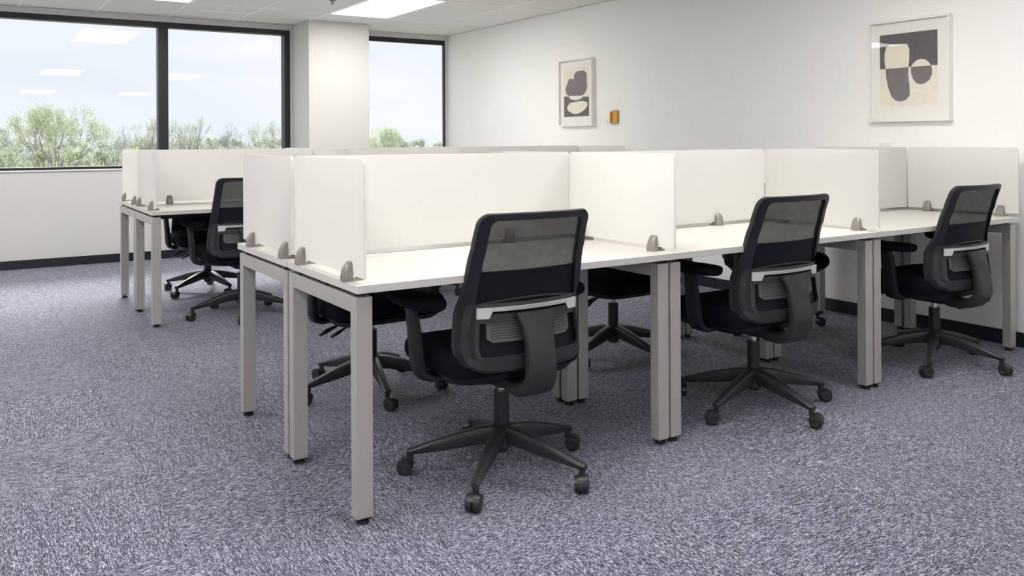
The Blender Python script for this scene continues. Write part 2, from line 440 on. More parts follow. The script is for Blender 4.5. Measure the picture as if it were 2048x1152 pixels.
fx_frame = to_mesh('frame', boxes([(-TS / 2 + hb, TS / 2 - hb, -T2 / 2 + hb, -T2 / 2 + hb + .012, -.001, .02), (-TS / 2 + hb, TS / 2 - hb, T2 / 2 - hb - .012, T2 / 2 - hb, -.001, .02),
                                   (-TS / 2 + hb, -TS / 2 + hb + .012, -T2 / 2 + hb + .012, T2 / 2 - hb - .012, -.001, .02), (TS / 2 - hb - .012, TS / 2 - hb, -T2 / 2 + hb + .012, T2 / 2 - hb - .012, -.001, .02)]), M['bar'])
fx_diff = to_mesh('diffuser', boxes([(-TS / 2 + hb + .012, TS / 2 - hb - .012, -T2 / 2 + hb + .012, T2 / 2 - hb - .012, .002, .01)]), M['light'])
for (i, j) in sorted(fix):
    cx_, cy_ = (xsl[i] + xsl[i + 1]) / 2, (ysl[j] + ysl[j + 1]) / 2
    if cx_ > 3.5 : continue
    if cy_ > 4 and cx_ > 2: lb = 'bright flat ceiling light panel in front of the white pillar'
    elif cy_ > 4 and cx_ > 0: lb = 'flat ceiling light panel cut by the top edge, nearest the wide window'
    elif cx_ > 0: lb = 'flat ceiling light panel behind the camera, mirrored in the window glass'
    else: lb = 'flat ceiling light panel out of view at the left, alternate ones added for brightness'
    t_ = thing('ceiling_light', lb, 'ceiling light', (cx_, cy_, ZC), 0, 'flat light panels in the office ceiling')
    link('frame', fx_frame, t_); link('diffuser', fx_diff, t_)
bm = bmesh.new(); cyl(bm, (0, 0, 0), (0, 0, -.004), .03); cyl(bm, (0, 0, -.004), (0, 0, -.03), .008); cyl(bm, (0, 0, -.03), (0, 0, -.033), .016)
thing('sprinkler_head', 'tiny metal sprinkler head on the ceiling left of the bright light panel', 'sprinkler', (1.814, 4.916, ZC + .004), me=to_mesh('sprinkler_head', bm, M['clampd']))

# ------------------------------------------------------------------ desks
def leg_mesh():
    bm = bmesh.new(); box(bm, 0, LX, 0, LY, .0199, TOP - .04)
    return to_mesh('leg', bm, M['leg'], bevel=.002)
def foot_mesh():
    bm = bmesh.new(); cyl(bm, (LX / 2, LY / 2, 0), (LX / 2, LY / 2, .009), .021, .019); cyl(bm, (LX / 2, LY / 2, .009), (LX / 2, LY / 2, .0199), .010)
    box(bm, .004, LX - .004, .004, LY - .004, .0165, .0199)
    return to_mesh('levelling_foot', bm, M['foot'])
FD = DD / 2 - .0085            # depth of one desk top
LEG, FOOT = leg_mesh(), foot_mesh()
y_in0, y_in1 = .02 + LY, DD / 2 - .01 - LY
RAIL = to_mesh('top_rail', boxes([(0, LX, y_in0, y_in1, TOP - .04 - .05, TOP - .04)]), M['leg'], bevel=.002)
bm = bmesh.new(); box(bm, .0008, W - .0008, 0, FD, TOP - TH, TOP)
bmesh.ops.recalc_face_normals(bm, faces=bm.faces)
for f_ in bm.faces: f_.material_index = 0 if f_.normal.z > .5 else (1 if abs(f_.normal.z) < .5 else 0)
TOPM = to_mesh('tabletop', bm, [M['lam'], M['edge']], bevel=.0012, bseg=1)
BEAM = to_mesh('crossbeam', boxes([(.005 + LX, W - .005 - LX, .565, .60, TOP - .098, TOP - .045)]), M['dark'], bevel=.001)
SPAC = to_mesh('spacer', boxes([(0, LX - .02, -.02, .02, TOP - .0398, TOP - TH - .0002)]), M['dark'])
def desk(x, y, flip, label, group):
    # local: front edge at y=0 towards the sitter, x from 0 to W; flip turns it to face the other way
    t_ = thing('office_desk', label, 'desk', (x + W, y, 0) if flip else (x, y, 0), PI if flip else 0, group)
    link('tabletop', TOPM, t_); link('crossbeam', BEAM, t_)
    for sx_, sy_ in ((.015, .07), (.015, .32), (.015, .58), (W - LX + .005, .07), (W - LX + .005, .58)): link('spacer', SPAC, t_, (sx_, sy_, 0))
    for xx in (.005, W - .005 - LX):
        for yy in (.02, y_in1):
            lg = link('leg', LEG, t_, (xx, yy, 0)); link('levelling_foot', FOOT, lg)
        link('top_rail', RAIL, t_, (xx, 0, 0))
    return t_
pos = ['at the open end', 'in the middle', 'against the white wall']
for k_ in range(3):
    desk(k_ * W, 0, False, 'white-topped office desk of the near row, front side, ' + pos[k_], 'desks of the near bench')
    desk(k_ * W, DD, True, 'white-topped office desk of the near row, rear side facing the windows, ' + pos[k_], 'desks of the near bench')
BX, BY = .008, 3.334
for k_ in range(3):
    desk(BX + k_ * W, BY, False, 'white-topped office desk of the far row by the windows, front side, ' + pos[k_], 'desks of the far bench')
    if k_ < 1:
        desk(BX + k_ * W, BY + DD, True, 'white-topped office desk of the far row, side nearest the windows, ' + pos[k_], 'desks of the far bench')
for k_ in (1, 2):
    desk(BX + k_ * W, BY + DD, True, 'white-topped office desk of the far row, side nearest the windows, ' + pos[k_], 'desks of the far bench')

# ------------------------------------------------------------------ frosted dividers with clamps
def panel_mesh(L_, z0=.0176, z1=.384, th=.010):
    """panel in the local x-z plane, x from 0 to L_, sitting just above the desk top (z=0)"""
    bm = bmesh.new(); r_ = .018
    pts = [(0, z0), (L_, z0)]
    for i in range(5): a = i * PI / 8; pts.append((L_ - r_ + r_ * math.cos(a), z1 - r_ + r_ * math.sin(a)))
    for i in range(5): a = PI / 2 + i * PI / 8; pts.append((r_ + r_ * math.cos(a), z1 - r_ + r_ * math.sin(a)))
    loft(bm, [[(x_, -th / 2, z_) for x_, z_ in pts], [(x_, th / 2, z_) for x_, z_ in pts]])
    return to_mesh('acrylic_panel', bm, M['frost'])
def clamp_mesh():
    """body bulges to -y; x is along the panel"""
    bm = bmesh.new(); H_ = .060; loops = []
    for k in range(9):
        t_ = k / 8; z_ = H_ * t_
        wx = .0235 - .0085 * t_ ** 1.8 - (.002 if k == 8 else 0)
        dy = .0290 * (1 - t_ ** 2.8 * .66) - (.002 if k == 8 else 0)
        loops.append([(x_, -.0052 - y_ * dy, z_ + .0005) for x_, y_ in ((wx, 0), (wx, .72), (wx * .62, 1), (-wx * .62, 1), (-wx, .72), (-wx, 0))])
    loft(bm, loops)
    bm2 = boxes([(-.017, .017, -.0052, .034, .0005, .0065)])
    me2 = bpy.data.meshes.new('x'); bm2.to_mesh(me2); bm2.free(); bm.from_mesh(me2)
    return to_mesh('clamp', bm, M['clamp'])
def screw_mesh():
    bm = bmesh.new(); cyl(bm, (0, .022, .0065), (0, .022, .012), .010, .009, 14); cyl(bm, (0, .022, .012), (0, .022, .014), .006, .006, 8)
    return to_mesh('screw', bm, M['clampd'])
CL, SC = clamp_mesh(), screw_mesh()
PANS = {}
def divider(p, q, clamps, label, group='frosted desk dividers'):
    """p -> q on the desk plan; clamps = [(distance along, side)]"""
    p, q = Vector(p), Vector(q); L_ = (q - p).length
    if round(L_, 3) not in PANS: PANS[round(L_, 3)] = panel_mesh(L_)
    t_ = thing('desk_divider', label, 'desk divider', (p.x, p.y, TOP), math.atan2(q.y - p.y, q.x - p.x), group)
    link('acrylic_panel', PANS[round(L_, 3)], t_)
    for d_, s_ in clamps:
        c_ = link('clamp', CL, t_, (d_, 0, 0), 0 if s_ > 0 else PI); link('screw', SC, c_)
    return t_
Yc = .664
for (bx, by, nm, full) in ((0, 0, 'near', True), (BX, BY, 'far', False)):
    row = 'near row' if full else 'far row by the windows'; rs = 'near row' if full else 'far row'
    X0 = bx + .03
    # running from rear to front along -Y so that the clamp body (local -y) faces -X
    ye = [(by + .648, by + .008), (by + DD - .004, by + .680)]
    divider((X0, ye[0][0]), (X0, ye[0][1]), [(.10, 1), (.537, 1)], 'frosted end panel of the %s, front half, at the open end' % row)
    divider((X0, ye[1][0]), (X0, ye[1][1]), [(.155, 1), (.585, 1)], 'frosted end panel of the %s, rear half, at the open end' % row)
    for k_ in (1, 2):
        xx = bx + k_ * W; nn = 'first' if k_ == 1 else 'second'
        divider((xx, by + .6585), (xx, by - .012), [(.11, -1), (.56, 1)], 'frosted cross divider of the %s, front side, %s from the open end' % (rs, nn))
        if full or k_ == 1 or True:
            divider((xx, by + DD + .012), (xx, by + .672), [(.10, -1), (.50, -1)], 'frosted cross divider of the %s, rear side, %s from the open end' % (rs, nn))
    xe = bx + 3 * W - .006
    divider((xe, by + .655), (xe, by + .004), [(.13, 1), (.56, 1)], 'frosted end panel against the white wall, front half, on the %s' % rs)
    divider((xe, by + DD - .004), (xe, by + .672), [(.13, 1), (.56, 1)], 'frosted end panel against the white wall, rear half, on the %s' % rs)
    for k_ in range(3):
        a_ = bx + k_ * W + (.042 if k_ == 0 else .008); b_ = bx + (k_ + 1) * W - (.016 if k_ == 2 else .008)
        c1 = ((.19 if not full else .25), 1) ; c2 = (.925 if k_ < 2 else .90, 1)
        divider((a_, by + Yc), (b_, by + Yc), [c1, c2] if not (full and k_ == 0) else [(.925, 1), (.20, -1)],
                'long frosted centre panel of the %s, %s' % (row, ['at the open end', 'in the middle', 'nearest the white wall'][k_]))

# ------------------------------------------------------------------ task chair
def yb(x_, z_):
    """rear surface of the backrest shell (local, chair faces +y)"""
    pts = [(.40, -.218), (.45, -.222), (.53, -.208), (.60, -.200), (.68, -.206), (.75, -.222), (.84, -.246), (.94, -.280)]
    if z_ <= pts[0][0]: y_ = pts[0][1]
    elif z_ >= pts[-1][0]: y_ = pts[-1][1]
    else:
        for (a, ya), (b, yb_) in zip(pts, pts[1:]):
            if a <= z_ <= b:
                t_ = (z_ - a) / (b - a); t_ = t_ * t_ * (3 - 2 * t_) * .35 + t_ * .65; y_ = ya + (yb_ - ya) * t_; break
    return y_ + (.040 if z_ < .8 else .036) * (x_ / .22) ** 2 + (.03 * max(0, abs(x_) - .205) / .03 if z_ < .62 else .03 * max(0, abs(x_) - .205) / .03 * max(0, (.68 - z_) / .06))
def hw(z_):
    pts = [(.40, .196), (.44, .243), (.50, .247), (.58, .240), (.66, .233), (.75, .226), (.85, .219), (.945, .214)]
    if z_ <= pts[0][0]: return pts[0][1]
    for (a, wa), (b, wb_) in zip(pts, pts[1:]):
        if a <= z_ <= b: return wa + (wb_ - wa) * (z_ - a) / (b - a)
    return pts[-1][1]
def contour(zb, zt, inset, rb, rt, n_side=16, n_h=14):
    """closed loop of (x,z), counter-clockwise from bottom centre, with rounded corners"""
    pts = []
    def corner(z0, z1, r_, up):
        out_ = []
        for i in range(7):
            a = i / 6 * PI / 2
            if up: zz = z1 - r_ + r_ * math.sin(a); dx = r_ * (1 - math.cos(a))
            else: zz = z0 + r_ - r_ * math.cos(a); dx = r_ * (1 - math.sin(a))
            out_.append((hw(zz) - inset - dx, zz))
        return out_
    cb = corner(zb, zt, rb, False); ct = corner(zb, zt, rt, True)
    right = []
    x_end = cb[0][0]
    for i in range(n_h): right.append((x_end * i / n_h, zb))
    right += cb
    for i in range(1, n_side): zz = zb + rb + (zt - rt - zb - rb) * i / n_side; right.append((hw(zz) - inset, zz))
    right += ct
    x_end = ct[-1][0]
    for i in range(1, n_h): right.append((x_end * (1 - i / n_h), zt))
    left = [(-x_, z_) for x_, z_ in right[1:]][::-1]
    top = [(0, zt)]
    return right + top + left
def ring(bm, outer, inner, off_r, off_f):
    """solid ring between two matched loops; off_r/off_f = rear and front offsets from the shell surface"""
    P = lambda lp, o_: [bm.verts.new((x_, yb(x_, z_) + o_, z_)) for x_, z_ in lp]
    a, b, c, d = P(outer, off_r + .004), P(inner, off_r), P(inner, off_f), P(outer, off_f)
    n_ = len(outer)
    for i in range(n_):
        j = (i + 1) % n_
        bm.faces.new((a[i], a[j], b[j], b[i])); bm.faces.new((b[i], b[j], c[j], c[i]))
        bm.faces.new((c[i], c[j], d[j], d[i])); bm.faces.new((d[i], d[j], a[j], a[i]))
def patch(bm, x0f, x1f, z0, z1, off, th, nx=12, nz=8):
    """curved slab over x in [x0f(z), x1f(z)], z in [z0, z1]"""
    g = []
    for o_ in (off, off + th):
        rows = []
        for j in range(nz + 1):
            zz = z0 + (z1 - z0) * j / nz; a, b = x0f(zz), x1f(zz)
            rows.append([bm.verts.new((a + (b - a) * i / nx, yb(a + (b - a) * i / nx, zz) + o_, zz)) for i in range(nx + 1)])
        g.append(rows)
        for j in range(nz):
            for i in range(nx): bm.faces.new((rows[j][i], rows[j][i + 1], rows[j + 1][i + 1], rows[j + 1][i]))
    A, B = g
    for j in range(nz):
        for i in (0, nx): bm.faces.new((A[j][i], A[j + 1][i], B[j + 1][i], B[j][i]))
    for i in range(nx):
        for j in (0, nz): bm.faces.new((A[j][i], A[j][i + 1], B[j][i + 1], B[j][i]))

CH = {}
# frame: upper rim (dark) and lower ring (grey-brown plastic)
bm = bmesh.new(); ring(bm, contour(.415, .938, 0, .055, .035), contour(.455, .917, .038, .03, .022), .0, .022)
CH['back_frame'] = to_mesh('back_frame', bm, M['plastb'], smooth=True)
bm = bmesh.new(); ring(bm, contour(.412, .941, -.003, .055, .036), contour(.416, .937, .001, .055, .035), .008, .0225)
CH['edge_trim'] = to_mesh('edge_trim', bm, M['plast'], smooth=True)
bm = bmesh.new()
oo = contour(.424, .640, .012, .05, .012, n_side=10); ii = contour(.468, .626, .052, .018, .010, n_side=10)
ring(bm, oo, ii, -.006, .006)
# crosspiece under the silver bar
patch(bm, lambda z: -.188, lambda z: .188, .577, .606, -.007, .012, 16, 2)
CH['lower_frame'] = to_mesh('lower_frame', bm, M['plast'], smooth=True)
bm = bmesh.new(); patch(bm, lambda z: -(hw(z) - .039), lambda z: hw(z) - .039, .744, .918, .014, .002, 12, 8)
CH['mesh_panel'] = to_mesh('mesh_panel', bm, M['mesh'], smooth=True)
bm = bmesh.new(); patch(bm, lambda z: -(hw(z) - .036), lambda z: hw(z) - .036, .452, .745, .012, .014, 12, 12)
CH['fabric_panel'] = to_mesh('fabric_panel', bm, M['fabback'], smooth=True)
# welt line across the fabric above the bar
bm = bmesh.new()
pth = [(x_, yb(x_, .64 + .012 * (1 - (x_ / .19) ** 2)) + .006, .636 + .016 * (1 - (x_ / .19) ** 2)) for x_ in [-.185 + .37 * i / 14 for i in range(15)]]
sweep(bm, pth, .006, .006)
CH['welt'] = to_mesh('welt', bm, M['plast'], smooth=True)
# silver bar
bm = bmesh.new()
xs = [-.196, -.158, -.146] + [-.146 + .292 * i / 16 for i in range(1, 16)] + [.146, .158, .196]
rows = []
for x_ in xs:
    zt = .628; zb_ = .592 if abs(x_) > .157 else .6145
    rows.append([(x_, yb(x_, z_) + o_, z_) for z_, o_ in ((zb_, -.010), (zt, -.012), (zt, -.001), (zb_, -.001))])
loft(bm, rows)
CH['lumbar_bar'] = to_mesh('lumbar_bar', bm, M['silver'])
# ribbed pad
bm = bmesh.new(); patch(bm, lambda z: -.163 + (.02 if z < .52 else 0), lambda z: .163 - (.02 if z < .52 else 0), .512, .585, .004, .006, 12, 6)
CH['lumbar_pad'] = to_mesh('lumbar_pad', bm, M['pad'], smooth=True)
bm = bmesh.new()
for k in range(7):
    zz = .523 + k * .0085
    patch(bm, lambda z: -.15, lambda z: .15, zz, zz + .0022, .0028, .0014, 10, 1)
CH['pad_ribs'] = to_mesh('pad_ribs', bm, M['plast'])
# spine
bm = bmesh.new()
path = [(0, -.222, .606), (0, -.236, .56), (0, -.248, .50), (0, -.256, .44), (0, -.257, .405), (0, -.245, .372), (0, -.215, .348), (0, -.17, .335), (0, -.11, .334), (0, -.06, .345)]
ws = [.15, .118, .108, .106, .108, .108, .104, .098, .09, .08]
ts = [.024, .030, .038, .044, .046, .046, .046, .044, .042, .040]
loops = []
for i, p_ in enumerate(path):
    a = Vector(path[max(i - 1, 0)]); b = Vector(path[min(i + 1, len(path) - 1)]); d_ = (b - a).normalized()
    nn = Vector((1, 0, 0)).cross(d_).normalized()      # thickness direction
    hwid, ht = ws[i] / 2, ts[i] / 2
    loops.append([Vector(p_) + Vector((sx * hwid, 0, 0)) + nn * sn * ht for sx, sn in ((1, -.55), (1, .55), (.88, 1), (-.88, 1), (-1, .55), (-1, -.55), (-.88, -1), (.88, -1))])
loft(bm, loops)
CH['spine'] = to_mesh('spine', bm, M['plast'], smooth=True)
# seat cushion
bm = bmesh.new()
loops = []
for z_, s_, dz in ((.386, .93, 0), (.392, .975, 0), (.410, 1.0, 0), (.445, 1.0, 0), (.462, .985, 0), (.473, .95, 0), (.479, .88, 0), (.480, .70, 0)):
    lp = []
    for x_, y_ in rrect(.266 * s_, .2275 * s_, .080 * s_, 7, 0, .0725):
        fr = max(0, (y_ - .12) / .16); zz = z_ - (.018 * fr ** 2 if z_ > .44 else -.006 * fr ** 2)
        lp.append((x_, y_, zz - (.004 if z_ > .47 and abs(x_) < .1 else 0)))
    loops.append(lp)
loft(bm, loops)
CH['seat_cushion'] = to_mesh('seat_cushion', bm, M['fab'], smooth=True)
bm = bmesh.new()
loft(bm, [[(x_, y_, .352) for x_, y_ in rrect(.17, .16, .08, 6, 0, .05)], [(x_, y_, .362) for x_, y_ in rrect(.235, .19, .08, 6, 0, .065)], [(x_, y_, .389) for x_, y_ in rrect(.254, .218, .08, 6, 0, .0725)]])
CH['seat_pan'] = to_mesh('seat_pan', bm, M['plastb'], smooth=True)
bm = bmesh.new()
loft(bm, [[(x_, y_, .322) for x_, y_ in rrect(.055, .085, .02, 4, 0, .0)], [(x_, y_, .335) for x_, y_ in rrect(.075, .11, .025, 4, 0, .0)], [(x_, y_, .366) for x_, y_ in rrect(.085, .125, .025, 4, 0, .005)]])
CH['tilt_mechanism'] = to_mesh('tilt_mechanism', bm, M['dark'], smooth=True)
def lever(pts, w0):
    bm = bmesh.new(); n_ = len(pts)
    sweep(bm, pts, [w0 * .45] * (n_ - 2) + [w0, w0 * .8], [.009] * (n_ - 2) + [.018, .014], round_=True)
    return to_mesh('lever', bm, M['dark'], smooth=True)
CH['lever_a'] = lever([(.05, .05, .345), (.13, .055, .343), (.19, .06, .338), (.235, .062, .322), (.275, .064, .305)], .036)
CH['lever_b'] = lever([(.045, -.03, .330), (.09, -.03, .315), (.12, -.03, .300), (.15, -.03, .285), (.185, -.03, .268)], .026)
bm = bmesh.new(); cyl(bm, (0, 0, .13), (0, 0, .289), .0275, .0275, 28)
CH['gas_tube'] = to_mesh('gas_tube', bm, M['gas'], smooth=True)
bm = bmesh.new(); cyl(bm, (0, 0, .289), (0, 0, .325), .0135, .0135, 20)
CH['piston'] = to_mesh('piston', bm, M['chrome'], smooth=True)
# base
bm = bmesh.new(); cyl(bm, (0, 0, .092), (0, 0, .165), .036, .040, 30); cyl(bm, (0, 0, .165), (0, 0, .172), .040, .031, 30); cyl(bm, (0, 0, .075), (0, 0, .092), .024, .030, 24)
CH['hub'] = to_mesh('hub', bm, M['base_p'], smooth=True)
bm = bmesh.new()
prof = [(.028, .168, .105, .056), (.08, .162, .103, .052), (.16, .143, .090, .045), (.24, .119, .080, .038), (.30, .099, .073, .034), (.325, .092, .070, .034), (.336, .088, .071, .026)]
loops = []
for r_, zt, zb_, wd in prof:
    h_ = wd / 2; mid = zt - (zt - zb_) * .32
    loops.append([(r_, -h_ * .62, zb_), (r_, h_ * .62, zb_), (r_, h_, mid), (r_, h_ * .78, zt - .003), (r_, h_ * .45, zt), (r_, -h_ * .45, zt), (r_, -h_ * .78, zt - .003), (r_, -h_, mid)])
loft(bm, loops)
CH['leg'] = to_mesh('leg', bm, M['base_p'], smooth=True)
# caster: hood (part) with two wheels (sub-parts); origin on the floor under the swivel, trails to +x
bm = bmesh.new()
cyl(bm, (0, 0, .048), (0, 0, .076), .011, .011, 14)
hood = []
for y_ in (-.0235, -.016, .016, .0235):
    r_ = .0285 if abs(y_) > .02 else .031
    hood.append([(.020 + r_ * math.cos(a), y_, .028 + r_ * math.sin(a)) for a in [(25 + 150 * i / 10) * D2R for i in range(11)]] + [(.004, y_, .034), (.036, y_, .036)][::1])
loft(bm, hood)
CH['caster'] = to_mesh('caster', bm, M['wheel'], smooth=True)
def wheel(sy):
    bm = bmesh.new(); lps = []
    for y_, r_ in ((.003, .020), (.003, .0255), (.006, .0272), (.018, .0272), (.0225, .0255), (.0245, .020), (.0245, .013), (.0225, .011)):
        lps.append([(.020 + r_ * math.cos(a), sy * y_, .0272 + r_ * math.sin(a)) for a in [2 * PI * i / 24 for i in range(24)]])
    loft(bm, lps); return to_mesh('wheel', bm, M['wheel'], smooth=True)
CH['wheel_a'], CH['wheel_b'] = wheel(1), wheel(-1)
def arm(s):
    bm = bmesh.new()
    # bracket under the seat sweeping up into the post
    pth = [(s * .15, .03, .366), (s * .21, .035, .366), (s * .262, .04, .366), (s * .290, .046, .378), (s * .301, .05, .402), (s * .305, .052, .44), (s * .310, .054, .50), (s * .316, .056, .56), (s * .322, .060, .610)]
    lps = []
    for i, p_ in enumerate(pth):
        a = Vector(pth[max(i - 1, 0)]); b = Vector(pth[min(i + 1, len(pth) - 1)]); d_ = (b - a).normalized()
        nn = d_.cross(Vector((0, 1, 0))).normalized()
        wy = (.055, .06, .066, .072, .076, .076, .072, .066, .060)[i] / 2; tx = (.022, .024, .028, .034, .036, .034, .032, .030, .028)[i] / 2
        lps.append([Vector(p_) + Vector((0, 1, 0)) * u * wy + nn * v * tx for u, v in ((1, -.5), (1, .5), (.7, 1), (-.7, 1), (-1, .5), (-1, -.5), (-.7, -1), (.7, -1))])
    loft(bm, lps)
    a_ = to_mesh('arm_post', bm, M['plastb'], smooth=True)
    bm = bmesh.new(); lps = []
    for z_, k in ((.606, .70), (.612, .90), (.622, 1.0), (.634, 1.0), (.641, .93), (.643, .80)):
        lp = []
        for i in range(28):
            t_ = 2 * PI * i / 28; cx_, cy_ = math.cos(t_), math.sin(t_)
            px_ = math.copysign(abs(cx_) ** .75, cx_) * .064 * k * (1.06 if cy_ < 0 else .94); py_ = math.copysign(abs(cy_) ** .85, cy_) * .158 * (1 - (1 - k) * .3)
            an = -s * .10
            lp.append((s * .298 + px_ * math.cos(an) - py_ * math.sin(an), .080 + px_ * math.sin(an) + py_ * math.cos(an), z_ + .012 * max(0, cy_) ** 2))
        lps.append(lp)
    loft(bm, lps)
    return a_, to_mesh('arm_pad', bm, M['fab'], smooth=True)
CH['arm_l'], CH['pad_l'] = arm(-1)
CH['arm_r'], CH['pad_r'] = arm(1)

def chair(x, y, yaw, base, label, group, parts=True):
    t_ = thing('task_chair', label, 'chair', (x, y, 0), yaw, group)
    bf = link('back_frame', CH['back_frame'], t_)
    link('edge_trim', CH['edge_trim'], bf)
    lf = link('lower_frame', CH['lower_frame'], t_); link('spine', CH['spine'], t_)
    mpn = link('mesh_panel', CH['mesh_panel'], t_); mpn['label'] = 'see-through grey mesh panel'
    fp = link('fabric_panel', CH['fabric_panel'], t_); link('welt', CH['welt'], fp)
    lb = link('lumbar_bar', CH['lumbar_bar'], t_); lb['label'] = 'curved silver bar across the back'
    lp = link('lumbar_pad', CH['lumbar_pad'], t_); link('pad_ribs', CH['pad_ribs'], lp)
    link('seat_cushion', CH['seat_cushion'], t_); link('seat_pan', CH['seat_pan'], t_); link('tilt_mechanism', CH['tilt_mechanism'], t_)
    link('lever', CH['lever_a'], t_); link('lever', CH['lever_b'], t_)
    gt = link('gas_tube', CH['gas_tube'], t_); pi_ = link('piston', CH['piston'], gt); pi_['label'] = 'chrome piston rod'
    link('hub', CH['hub'], t_)
    for s in 'lr':
        a_ = link('arm_post', CH['arm_' + s], t_); link('arm_pad', CH['pad_' + s], a_)
    rnd = random.Random(int(abs(x * 1000)))
    for k in range(5):
        an = base * D2R + k * 2 * PI / 5 - yaw
        link('leg', CH['leg'], t_, (0, 0, 0), an)
        c_ = link('caster', CH['caster'], t_, (.322 * math.cos(an), .322 * math.sin(an), 0), an + rnd.uniform(-1.3, 1.3))
        link('wheel', CH['wheel_a'], c_); link('wheel', CH['wheel_b'], c_)
    return t_
gA = 'black mesh-back chairs at the near desks'; gB = 'black mesh-back chairs at the far desks'
chair(.605, .148, -.019, 7, 'black mesh-back task chair with silver bar, nearest, at the open end of the near desks', gA)
chair(1.921, .156, -.014, 50, 'black mesh-back task chair with silver bar, middle of three at the near desks', gA)
chair(3.271, .128, -.008, 63, 'black mesh-back task chair with silver bar, at the desk beside the white wall', gA)
chair(.62, 1.33, PI, 43, 'black task chair on the rear side, under the open-end desk, its levers showing', gA)
chair(1.978, 1.19, PI + .02, 56, 'black task chair on the rear side of the near desks, under the middle desk', gA)
chair(3.22, 1.19, PI, 43, 'black task chair on the rear side of the near desks, next to the white wall', gA)
chair(.598, 3.465, 0, 39, 'black mesh-back task chair half hidden by the near frosted panels, at the far row', gB)
chair(.63, 4.545, PI, 70, 'black task chair beyond the far row, facing the camera under the open-end desk', gB)
chair(1.91, 3.465, 0, 34, 'black task chair at the middle desk of the far row, only a castor showing', gB)

# ------------------------------------------------------------------ wall things
def poly(bm, pts, x, th, mi):
    a = [bm.verts.new((x, y_, z_)) for y_, z_ in pts]; b = [bm.verts.new((x - th, y_, z_)) for y_, z_ in pts]
    f_ = [bm.faces.new(b)]
    for i in range(len(a)):
        j = (i + 1) % len(a); f_.append(bm.faces.new((a[i], a[j], b[j], b[i])))
    for q in f_: q.material_index = mi
def smooth_pts(ctrl, n_=6):
    out_ = []; N = len(ctrl)
    for i in range(N):
        p0, p1, p2, p3 = (Vector(ctrl[(i + k) % N]) for k in (-1, 0, 1, 2))
        for j in range(n_):
            t_ = j / n_
            out_.append(tuple(.5 * ((2 * p1) + (-p0 + p2) * t_ + (2 * p0 - 5 * p1 + 4 * p2 - p3) * t_ * t_ + (-p0 + 3 * p1 - 3 * p2 + p3) * t_ ** 3)))
    return out_
def picture(y0, y1, z0, z1, pr, shapes, label):
    """y0 > y1: y0 is the left edge as seen; pr = print rectangle (fractions u0,u1 from left, v0,v1 from bottom)"""
    cy, cz = (y0 + y1) / 2, (z0 + z1) / 2
    t_ = thing('framed_print', label, 'picture', (XW, cy, cz), 0, 'framed abstract prints on the white wall')
    Wd, Hd = abs(y0 - y1), z1 - z0; d_, fw = .042, .014
    link('frame', to_mesh('frame', boxes([(-d_, 0, -Wd / 2, Wd / 2, -Hd / 2, -Hd / 2 + fw), (-d_, 0, -Wd / 2, Wd / 2, Hd / 2 - fw, Hd / 2),
         (-d_, 0, -Wd / 2, -Wd / 2 + fw, -Hd / 2 + fw, Hd / 2 - fw), (-d_, 0, Wd / 2 - fw, Wd / 2, -Hd / 2 + fw, Hd / 2 - fw)]), M['pframe'], bevel=.0015), t_)
    link('mat_board', to_mesh('mat_board', boxes([(-.022, -.004, -Wd / 2 + fw, Wd / 2 - fw, -Hd / 2 + fw, Hd / 2 - fw)]), M['pmat']), t_)
    uy = lambda u: Wd / 2 - u * Wd
    vz = lambda v: -Hd / 2 + v * Hd
    u0, u1, v0, v1 = pr
    bm = bmesh.new()
    poly(bm, [(uy(u0), vz(v0)), (uy(u1), vz(v0)), (uy(u1), vz(v1)), (uy(u0), vz(v1))], -.0222, .0004, 0)
    lvl = 0
    for mi, pts, sm in shapes:
        lvl += 1
        q = [(uy(u0 + (u1 - u0) * a), vz(v0 + (v1 - v0) * b)) for a, b in pts]
        if sm: q = smooth_pts(q)
        poly(bm, q, -.0224 - .0003 * lvl, .0003, mi)
    link('art_print', to_mesh('art_print', bm, [M['cream'], M['ink'], M['ink2'], M['white'], M['pmat']]), t_)
    bm = bmesh.new(); box(bm, -.034, -.032, -Wd / 2 + fw, Wd / 2 - fw, -Hd / 2 + fw, Hd / 2 - fw)
    bm = bmesh.new(); vs = [bm.verts.new(p) for p in ((-.033, -Wd / 2 + fw, -Hd / 2 + fw), (-.033, Wd / 2 - fw, -Hd / 2 + fw), (-.033, Wd / 2 - fw, Hd / 2 - fw), (-.033, -Wd / 2 + fw, Hd / 2 - fw))]
    bm.faces.new(vs)
    link('glazing', to_mesh('glazing', bm, M['pglass']), t_)
# big print: dark band over cream, tall tongue shape and a disc, colours swapped across the band edge
hb_ = .525
big = [
    (1, [(0, hb_), (1, hb_), (1, 1), (0, 1)], False),
    # lower half of tongue and disc (dark)
    (3, [(.09, .525), (.10, .40), (.135, .25), (.19, .12), (.27, .055), (.37, .04), (.48, .062), (.545, .12), (.545, .25), (.525, .40), (.525, .525)], False),
    (2, [(.105, .53), (.115, .40), (.15, .26), (.205, .135), (.28, .075), (.37, .058), (.47, .080), (.53, .14), (.527, .25), (.508, .40), (.508, .53)], False),
    (3, [(.54, .53), (.535, .45), (.56, .36), (.62, .29), (.70, .262), (.79, .265), (.88, .31), (.925, .39), (.93, .47), (.915, .53)], False),
    (2, [(.555, .53), (.555, .45), (.58, .37), (.635, .305), (.71, .28), (.78, .285), (.865, .33), (.905, .40), (.91, .47), (.895, .53)], False),
    # upper half (cream on dark)
    (0, [(.105, .525), (.088, .63), (.092, .75), (.125, .83), (.20, .855), (.36, .855), (.49, .845), (.525, .78), (.528, .65), (.51, .525)], False),
    (0, [(.56, .525), (.59, .57), (.65, .61), (.73, .625), (.80, .61), (.86, .57), (.89, .525)], False),
]
